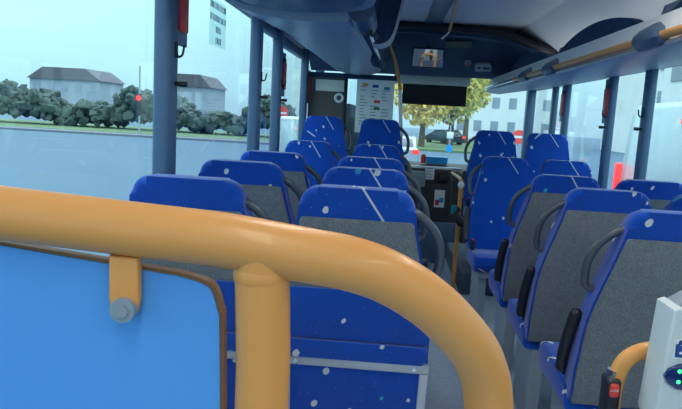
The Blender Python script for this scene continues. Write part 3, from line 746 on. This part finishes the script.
# ticket machine on the cab counter
q = P(428, 190, 6.75)
zt_ = P(428, 168, 6.75).z
e = empty('ticket_counter', (q.x, 6.75, AISLE), 'dark cab counter unit with ticket machine at the end of the aisle', 'counter')
bm = new(); box(bm, (-.22, -.06, .02), (.24, .12, zt_-AISLE), .015, 2); obj('counter_body', bm, M['dark'], e)
bm = new(); box(bm, (-.20, -.10, zt_-AISLE-.19), (-.04, -.055, zt_-AISLE-.03), .01); obj('ticket_machine', bm, M['steel'], e)
bm = new(); box(bm, (.08, -.09, zt_-AISLE-.14), (.20, -.055, zt_-AISLE-.04), .02); obj('coin_tray', bm, M['black'], e)
a = P(425.5, 167, 6.66); b_ = P(434, 180, 6.66)
bm = new(); box(bm, (a.x-q.x, -.066, b_.z-AISLE), (b_.x-q.x, -.0605, a.z-AISLE)); n1 = obj('price_notice', bm, M['paper'], e, smooth=False); n1['label'] = 'white printed notice'
bm = new()
for k in range(4): box(bm, (a.x-q.x+.01, -.068, b_.z-AISLE+.02+k*.03), (b_.x-q.x-.015, -.0662, b_.z-AISLE+.028+k*.03))
obj('printed_lines', bm, M['ink'], n1)
a = P(435, 190, 6.66); b_ = P(444, 208, 6.66)
bm = new(); box(bm, (a.x-q.x, -.066, b_.z-AISLE), (b_.x-q.x, -.0605, a.z-AISLE)); n2 = obj('leaflet', bm, M['paper'], e, smooth=False); n2['label'] = 'white leaflet with red and blue print'
bm = new(); box(bm, (a.x-q.x+.01, -.068, b_.z-AISLE+.02), (a.x-q.x+.05, -.0662, b_.z-AISLE+.08)); obj('red_print', bm, M['red'], n2)
bm = new(); box(bm, (a.x-q.x+.05, -.068, b_.z-AISLE+.05), (b_.x-q.x-.01, -.0662, b_.z-AISLE+.1)); obj('blue_print', bm, M['cyan'], n2)
a = P(434, 222, 6.5); b_ = P(451, 250, 6.5)
e = empty('cab_gate', ((a.x+b_.x)/2, 6.5, AISLE), 'low blue-grey gate panel at the foot of the cab counter', 'gate')
bm = new(); box(bm, (a.x-b_.x-.06, -.012, .05), (b_.x-a.x-.02, .012, a.z-AISLE), .01); obj('gate_panel', bm, M['post'], e)
bm = new(); cyl(bm, (-.11, 0, 0), (-.11, 0, .3), .012); obj('gate_foot', bm, M['steel'], e)
bm = new(); cyl(bm, (.06, 0, 0), (.06, 0, .3), .012); obj('gate_foot', bm, M['steel'], e)
# things on the dash
q = P(437, 162, 7.2)
bm = new(); box(bm, (-.115, -.06, 0), (.115, .06, .072), .008); box(bm, (-.118, -.063, .058), (.118, .063, .078), .006)
o = obj('box', bm, M['cyan']); o.location = (q.x, 7.26, z_d+.028); tag(o, 'bright blue plastic box lying on the dashboard', 'box')
q = P(423.5, 160, 7.2)
bm = new(); cyl(bm, (0, 0, 0), (0, 0, .085), .03, 16); cyl(bm, (0, 0, .085), (0, 0, .10), .022, 16)
o = obj('cup', bm, M['red']); o.location = (q.x, 7.24, z_d+.028); tag(o, 'small red cup beside the blue box on the dashboard', 'cup')
# rail in front of the raised right seat
a = P(461, 185, 5.14)
e = empty('front_handrail', (a.x, 5.14, AISLE), 'short orange handrail with black fittings by the raised right seat', 'handrail')
o_ = Vector((a.x, 5.14, AISLE)); zt_ = a.z-AISLE
r_ = P(452, 173, 6.35)-o_
bm = new(); tube(bm, [(0, 0, 0), (0, 0, zt_-.05)]+smooth_path([(0, 0, zt_-.03), (0, .03, zt_+.01), (r_.x*.3, .2, zt_+.03), r_], 5), .0155, 12); obj('tube', bm, M['orange'], e)
bm = new(); ball(bm, (0, 0, zt_), (.026, .026, .03)); obj('pale_joint', bm, M['lip'], e)
c = P(455, 214, 5.14)-o_
bm = new(); tube(bm, [(0, 0, c.z+.05), (-.03, -.01, c.z), (.02, -.03, c.z-.06), (.10, -.03, c.z-.09)], .03, 10, rads=[.02, .035, .04, .03]); obj('fitting', bm, M['black'], e)
bm = new(); box(bm, (-.06, -.03, c.z-.0), (-.02, .03, c.z+.07), .01); obj('teal_strap', bm, M['teal'], e)
bm = new(); cyl(bm, (0, 0, 0), (0, 0, .01), .035, 18); obj('floor_flange', bm, M['alu'], e)
# steel rail along the podium edge
# ------------------------------------------------------------------ outside
G = -.98
bm = new(); box(bm, (-120, -40, G-.1), (120, 160, G)); struct('ground_road', bm, M['road'])
bm = new(); box(bm, (-90, 44, G), (-7, 46, G+.14)); box(bm, (-7, 46, G), (-6.6, 110, G+.14)); struct('ground_kerb', bm, M['kerb'])
bm = new(); box(bm, (-90, 46, G), (-7, 60, G+.16)); struct('ground_verge_left', bm, M['grass'])
bm = new(); box(bm, (-3, 48, G), (9, 74, G+.15)); struct('ground_verge_front', bm, M['grass'])

def crown(c, r, n, mat, name, parent, size=.35):
    bm = new()
    for k in range(n):
        d = Vector((random.gauss(0, 1), random.gauss(0, 1), random.gauss(0, 1))).normalized()*random.uniform(.35, 1)**.5
        p = Vector(c)+Vector((d.x*r[0], d.y*r[1], d.z*r[2]))
        a = Vector((random.uniform(-1, 1), random.uniform(-1, 1), random.uniform(-1, 1))).normalized(); b = a.orthogonal().normalized()
        s = size*random.uniform(.5, 1.2)
        vs = [bm.verts.new(p+a*s), bm.verts.new(p+b*s*.6), bm.verts.new(p-a*s), bm.verts.new(p-b*s*.6)]
        bm.faces.new(vs)
    return obj(name, bm, mat, parent, smooth=False)
def tree(x, y, h, r, mat, label, group, n=900, size=.35, base=.4):
    e = empty('tree', (x, y, G), label, 'tree', group)
    bm = new(); tube(bm, [(0, 0, 0), (.03, 0, h*.25), (.0, .02, h*.5), (.05, 0, h*.8)], .2, 9, rads=[.03*h, .022*h, .018*h, .006*h])
    for k in range(5):
        a = k*1.26; tube(bm, [(0, 0, h*(.35+.05*k)), (math.cos(a)*r*.4, math.sin(a)*r*.4, h*(.5+.05*k)), (math.cos(a)*r*.7, math.sin(a)*r*.7, h*(.6+.05*k))], .05, 6, rads=[.012*h, .008*h, .004*h])
    obj('trunk', bm, M['bark'], e)
    crown((0, 0, h*(.5+base*.5)), (r, r, h*(.5-base*.5)*1.05), n, mat, 'crown', e, size)
GT = 'autumn trees beyond the windscreen'
tree(2.6, 52, 9.0, 2.6, M['autumn'], 'golden autumn tree seen at the left of the windscreen', GT, 2000, .3, .2)
tree(5.3, 57, 9.5, 2.8, M['leafg'], 'greenish gold tree in the middle of the windscreen', GT, 2000, .3, .22)
tree(7.6, 66, 10.5, 2.8, M['leafg'], 'pale tree at the right of the windscreen under the header', GT, 1200, .34, .3)
# distant hedge on the left
bm = new()
for k in range(2400):
    x = random.uniform(-54, -8); y = 53+random.uniform(-1.5, 2); hh = 2.3+.8*math.sin(x*.55)+.5*math.sin(x*1.7)
    z = random.uniform(.2, 1)**.7*hh
    vs = ball(bm, (x, y, G+z), (random.uniform(.22, .55), random.uniform(.3, .5), random.uniform(.2, .5)), 1)
    for v_ in vs: v_.co += Vector((random.uniform(-.1, .1), random.uniform(-.1, .1), random.uniform(-.12, .12)))
tag(obj('hedge', bm, M['hedge']), 'long dark hedge across the road in the left windows', 'hedge', kind='stuff')
def house(x0, x1, y, d, h, mat, label, group, gable=True, floors=2, cols=4, name='building'):
    e = empty(name, ((x0+x1)/2, y, G), label, 'building', group); w = (x1-x0)/2
    bm = new(); box(bm, (-w, 0, 0), (w, d, h)); obj('wall', bm, mat, e, smooth=False)
    bm = new()
    if gable: prism(bm, [(-w-.3, h), (w+.3, h), (w*.6, h+1.6), (-w*.6, h+1.6)], 'y', -.3, d+.3)
    else: box(bm, (-w-.1, -.1, h), (w+.1, d+.1, h+.3))
    obj('roof', bm, M['roof'] if gable else mat, e, smooth=False)
    for i in range(floors):
        for j in range(cols):
            x = -w+(j+.5)*2*w/cols; z = (i+.35)*h/floors
            bm = new(); box(bm, (x-w/cols*.45, -.05, z), (x+w/cols*.45, .1, z+h/floors*.45)); obj('window', bm, M['winglass'], e, smooth=False)
    return e
GB = 'buildings outside'
house(-30.0, -23.5, 84, 8, 4.8, M['plaster2'], 'pale grey house with dark roof beyond the hedge, seen in the big left window', GB, True, 2, 4)
house(-50, -40.0, 88, 8, 5.0, M['plaster2'], 'low grey building beyond the hedge left of the nearest window post', GB, True, 2, 5)
house(8.5, 22, 90, 12, 19, M['plaster'], 'tall pale building seen right of the sun blind through the windscreen', GB, False, 6, 6)
house(24, 44, 64, 12, 17, M['plaster'], 'tall pale building seen between the far right posts', GB, False, 5, 6)
# right street side: facade parallel to the bus
def side_house(x, y0, y1, h, mat, label, floors, cols):
    e = empty('building', (x, (y0+y1)/2, G), label, 'building', GB); w = (y1-y0)/2
    bm = new(); box(bm, (0, -w, 0), (9, w, h)); obj('wall', bm, mat, e, smooth=False)
    bm = new(); box(bm, (-.2, -w, h), (9, w, h+.4)); obj('roof', bm, M['roof'], e, smooth=False)
    for i in range(floors):
        for j in range(cols):
            y = -w+(j+.5)*2*w/cols; z = (i+.4)*h/floors
            bm = new(); box(bm, (-.06, y-w/cols*.4, z), (.1, y+w/cols*.4, z+h/floors*.4)); obj('window', bm, M['winglass'], e, smooth=False)
side_house(15, 4, 38, 7.2, M['plaster'], 'beige building along the street behind the white van', 2, 9)
# vehicles
def wheel(bm, c, r, w):
    cyl(bm, (c[0]-w/2, c[1], c[2]), (c[0]+w/2, c[1], c[2]), r, 22)
def van(loc, label, rz=0., group='white vans', tz=(1.5, 1.92)):
    e = empty('van', loc, label, 'van', group, rz); L, W_, H_ = 5.6, 1.98, 2.65
    prof = [(-L/2, .45), (L/2-.1, .45), (L/2, .7), (L/2-.05, 1.1), (L/2-.9, 1.35), (L/2-1.6, 2.35), (L/2-2.2, H_-.06), (L/2-2.6, H_), (-L/2+.25, H_), (-L/2+.08, H_-.12), (-L/2, 1.2)]
    bm = new(); prism(bm, prof, 'x', -W_/2, W_/2, .09, 4)
    for v_ in bm.verts:
        if v_.co.z > 1.3: v_.co.x *= 1-.07*(v_.co.z-1.3)
    obj('body', bm, M['vanw'], e)
    for sx in (-1, 1):
        for y in (-L/2+1.0, L/2-1.0):
            bm = new(); wheel(bm, (sx*(W_/2-.1), y, .36), .36, .24); obj('wheel', bm, M['tyre'], e)
        bm = new(); prism(bm, [(L/2-1.95, 1.38), (L/2-1.0, 1.38), (L/2-1.55, 2.1), (L/2-1.95, 2.1)], 'x', sx*W_/2*.955-.03, sx*W_/2*.955+.012); obj('side_window', bm, M['carglass'], e)
        bm = new(); box(bm, (sx*W_/2-.10 if sx > 0 else sx*W_/2-.012, -L/2-.03, tz[0]), (sx*W_/2+.012 if sx > 0 else sx*W_/2+.10, -L/2+.10, tz[1]), .02); tl_ = obj('tail_light', bm, M['redlamp'], e); tl_['label'] = 'red tail light'
        bm = new(); box(bm, (sx*W_/2*.97-.02, -1.5, 1.6), (sx*W_/2*.97+.03, -1.38, 1.78), .01); obj('door_handle', bm, M['black'], e)
        bm = new(); box(bm, (sx*W_/2*.93-.04, -1.25, 2.42), (sx*W_/2*.93+.02, -.95, 2.47), .005); obj('side_marker', bm, M['redlamp'], e)
        bm = new(); box(bm, (sx*W_/2-.02, -L/2+.35, .95), (sx*W_/2+.014, L/2-2.2, 1.0), .004); obj('side_rail', bm, M['white'], e)
    for sx in (-1, 1):
        bm = new(); prism(bm, round_rect(min(sx*.01, sx*.84), max(sx*.01, sx*.84), .6, 2.35, .06), 'y', -L/2-.012, -L/2+.12, .008); obj('rear_door', bm, M['vanw'], e)
    bm = new(); prism(bm, [(-.8, 1.42), (.8, 1.42), (.7, 2.25), (-.7, 2.25)], 'y', 0, .03)
    for v_ in bm.verts: v_.co.y += L/2-.92-(v_.co.z-1.38)*.70
    obj('windscreen', bm, M['carglass'], e)
    return e
van((3.84, 5.55, G), 'large white van parked close outside the right windows, red tail lamp at its edge', PI)
v2 = van((-3.85, 29.6, G), 'white van seen in the left windows with one red tail lamp glowing', 0, tz=(.85, 1.35)); v2.scale = (.84, .84, .80)
def car(loc, mat, label, rz=0.):
    e = empty('car', loc, label, 'car', None, rz); L, W_ = 4.3, 1.78
    prof = [(-L/2, .35), (L/2, .35), (L/2, .75), (L/2-.9, .95), (L/2-1.6, 1.42), (-L/2+1.0, 1.48), (-L/2+.2, 1.0), (-L/2, .9)]
    bm = new(); prism(bm, prof, 'x', -W_/2, W_/2, .08, 3)
    for v_ in bm.verts:
        if v_.co.z > .95: v_.co.x *= .84
    obj('body', bm, mat, e)
    for sx in (-1, 1):
        for y in (-L/2+.8, L/2-.8):
            bm = new(); wheel(bm, (sx*(W_/2-.08), y, .32), .32, .2); obj('wheel', bm, M['tyre'], e)
        bm = new(); box(bm, (sx*.72-.16, -L/2-.03, .72), (sx*.72+.16, -L/2+.1, .92), .02); obj('tail_light', bm, M['redlamp'], e)
        bm = new(); prism(bm, [(-L/2+.7, 1.0), (L/2-1.4, 1.0), (L/2-1.75, 1.36), (-L/2+1.05, 1.40)], 'x', sx*.745-.02, sx*.745+.02); obj('side_window', bm, M['carglass'], e)
    bm = new(); prism(bm, [(-.62, 1.02), (.62, 1.02), (.56, 1.38), (-.56, 1.38)], 'y', 0, .04)
    for v_ in bm.verts: v_.co.y += -L/2+.16+(v_.co.z-.98)*1.55
    obj('rear_window', bm, M['carglass'], e)
    return e
car((.55, 32, G), M['silver'], 'silver car ahead with red brake light glowing at the left of the windscreen')
car((5.2, 62, G), M['carglass'], 'dark car parked by the verge under the trees ahead', .5)
# signs and lights
def no_entry(loc, label, h=2.2, r=.32):
    e = empty('no_entry_sign', loc, label, 'road sign', 'no entry signs')
    bm = new(); cyl(bm, (0, .04, 0), (0, .04, h+r), .035, 10); obj('pole', bm, M['steel'], e)
    bm = new(); cyl(bm, (0, -.01, h), (0, .01, h), r, 28); d = obj('disc', bm, M['red'], e)
    bm = new(); box(bm, (-r*.72, -.014, h-r*.16), (r*.72, -.0105, h+r*.16)); obj('white_bar', bm, M['white'], d)
q = P(519, 137, 19.); no_entry((q.x, 19., G), 'red no entry sign with white bar seen right of the windscreen', q.z-G, .2)
q = P(282, 113, 40.); no_entry((q.x, 40., G), 'red no entry sign with white bar above the distant white van on the left', q.z-G, .4)
def traffic_light(px, py, y, label, top):
    q = P(px, py, y); hz = q.z-G
    e = empty('traffic_light', (q.x, y, G), label, 'traffic light')
    bm = new(); cyl(bm, (0, .1, 0), (0, .1, hz+top), .06, 10); obj('pole', bm, M['steel'], e)
    bm = new(); box(bm, (-.2, -.08, hz-1.2), (.2, .08, hz+.3), .04); obj('signal_head', bm, M['black'], e)
    for k, mt in enumerate(('redlamp', 'black', 'black')):
        bm = new(); cyl(bm, (0, -.12, hz-k*.42), (0, -.07, hz-k*.42), .19, 16); obj('lamp', bm, M[mt], e)
traffic_light(139, 98, 44.8, 'traffic light showing red on a tall pole at the far left window', 2.2)
q = P(452, 112, 30.)
e = empty('street_sign', (q.x, 30., G), 'blue and white street sign post outside the windscreen', 'road sign')
bm = new(); cyl(bm, (0, .05, 0), (0, .05, q.z-G-.6), .04, 10); obj('pole', bm, M['steel'], e)
bm = new(); prism(bm, round_rect(-.14, .14, q.z-G-1.8, q.z-G-1.5, .05), 'y', -.02, .01); obj('sign_plate', bm, M['cyan'], e)
bm = new(); box(bm, (-.15, -.02, q.z-G-1.2), (.15, .01, q.z-G-.9), .02); obj('sign_plate', bm, M['white'], e)

# ------------------------------------------------------------------ light
w = bpy.data.worlds.new('sky'); SC.world = w; w.use_nodes = True; t = w.node_tree; t.nodes.clear()
tc = t.nodes.new('ShaderNodeTexCoord'); sp = t.nodes.new('ShaderNodeSeparateXYZ'); t.links.new(tc.outputs['Generated'], sp.inputs[0])
ramp = t.nodes.new('ShaderNodeValToRGB'); t.links.new(sp.outputs[2], ramp.inputs[0])
cr = ramp.color_ramp; cr.elements[0].position = 0.; cr.elements[0].color = (.30, .46, .57, 1)
cr.elements[1].position = .12; cr.elements[1].color = (.43, .70, .76, 1)
el = cr.elements.new(.32); el.color = (.53, .82, .88, 1)
el = cr.elements.new(.45); el.color = (.85, 1.05, 1.12, 1)
el = cr.elements.new(.7); el.color = (1.7, 1.95, 2.2, 1)
nz = t.nodes.new('ShaderNodeTexNoise'); nz.inputs['Scale'].default_value = 3.; nz.inputs['Detail'].default_value = 5.
mp_ = t.nodes.new('ShaderNodeMapping'); mp_.inputs['Scale'].default_value = (1, 1, 4); t.links.new(tc.outputs['Generated'], mp_.inputs[0]); t.links.new(mp_.outputs[0], nz.inputs[0])
ml = t.nodes.new('ShaderNodeMath'); ml.operation = 'MULTIPLY_ADD'; t.links.new(nz.outputs['Fac'], ml.inputs[0]); ml.inputs[1].default_value = .35; ml.inputs[2].default_value = .83
bg = t.nodes.new('ShaderNodeBackground'); t.links.new(ramp.outputs[0], bg.inputs[0]); t.links.new(ml.outputs[0], bg.inputs[1])
ot = t.nodes.new('ShaderNodeOutputWorld'); t.links.new(bg.outputs[0], ot.inputs[0])
# invented fill lights below the rear ceiling, added to brighten the interior
def lamp(loc, sx, sy, pw, col):
    l = bpy.data.lights.new('added_fill_light', 'AREA'); l.shape = 'RECTANGLE'; l.size = sx; l.size_y = sy; l.energy = pw; l.color = col
    o = bpy.data.objects.new('added_fill_light', l); COL.objects.link(o); o.location = loc
    return o
for y in (-.6, 1.6): 
    for x in (-.1, .85): lamp((x, y, 2.17), .12, 1.5, 4.2, (1., .93, .84))
def add_uplight(loc, sx, sy, pw):  # added upward lights over the racks, invented to lift ceiling and cove
    o = lamp(loc, sx, sy, pw, (.93, .97, 1.)); o.rotation_euler = (PI, 0, 0); o.name = 'added_uplight'
for y in (1.0, 3.2, 5.2): add_uplight((1.33, y, 1.79), .10, 1.9, .55)
for y in (4.6,): add_uplight((-.55, y, 2.03), .12, 1.6, .8)
vs_ = SC.view_settings
vs_.view_transform = 'Standard'; vs_.look = 'None'; vs_.gamma = 1.; vs_.exposure = .9; vs_.use_curve_mapping = False
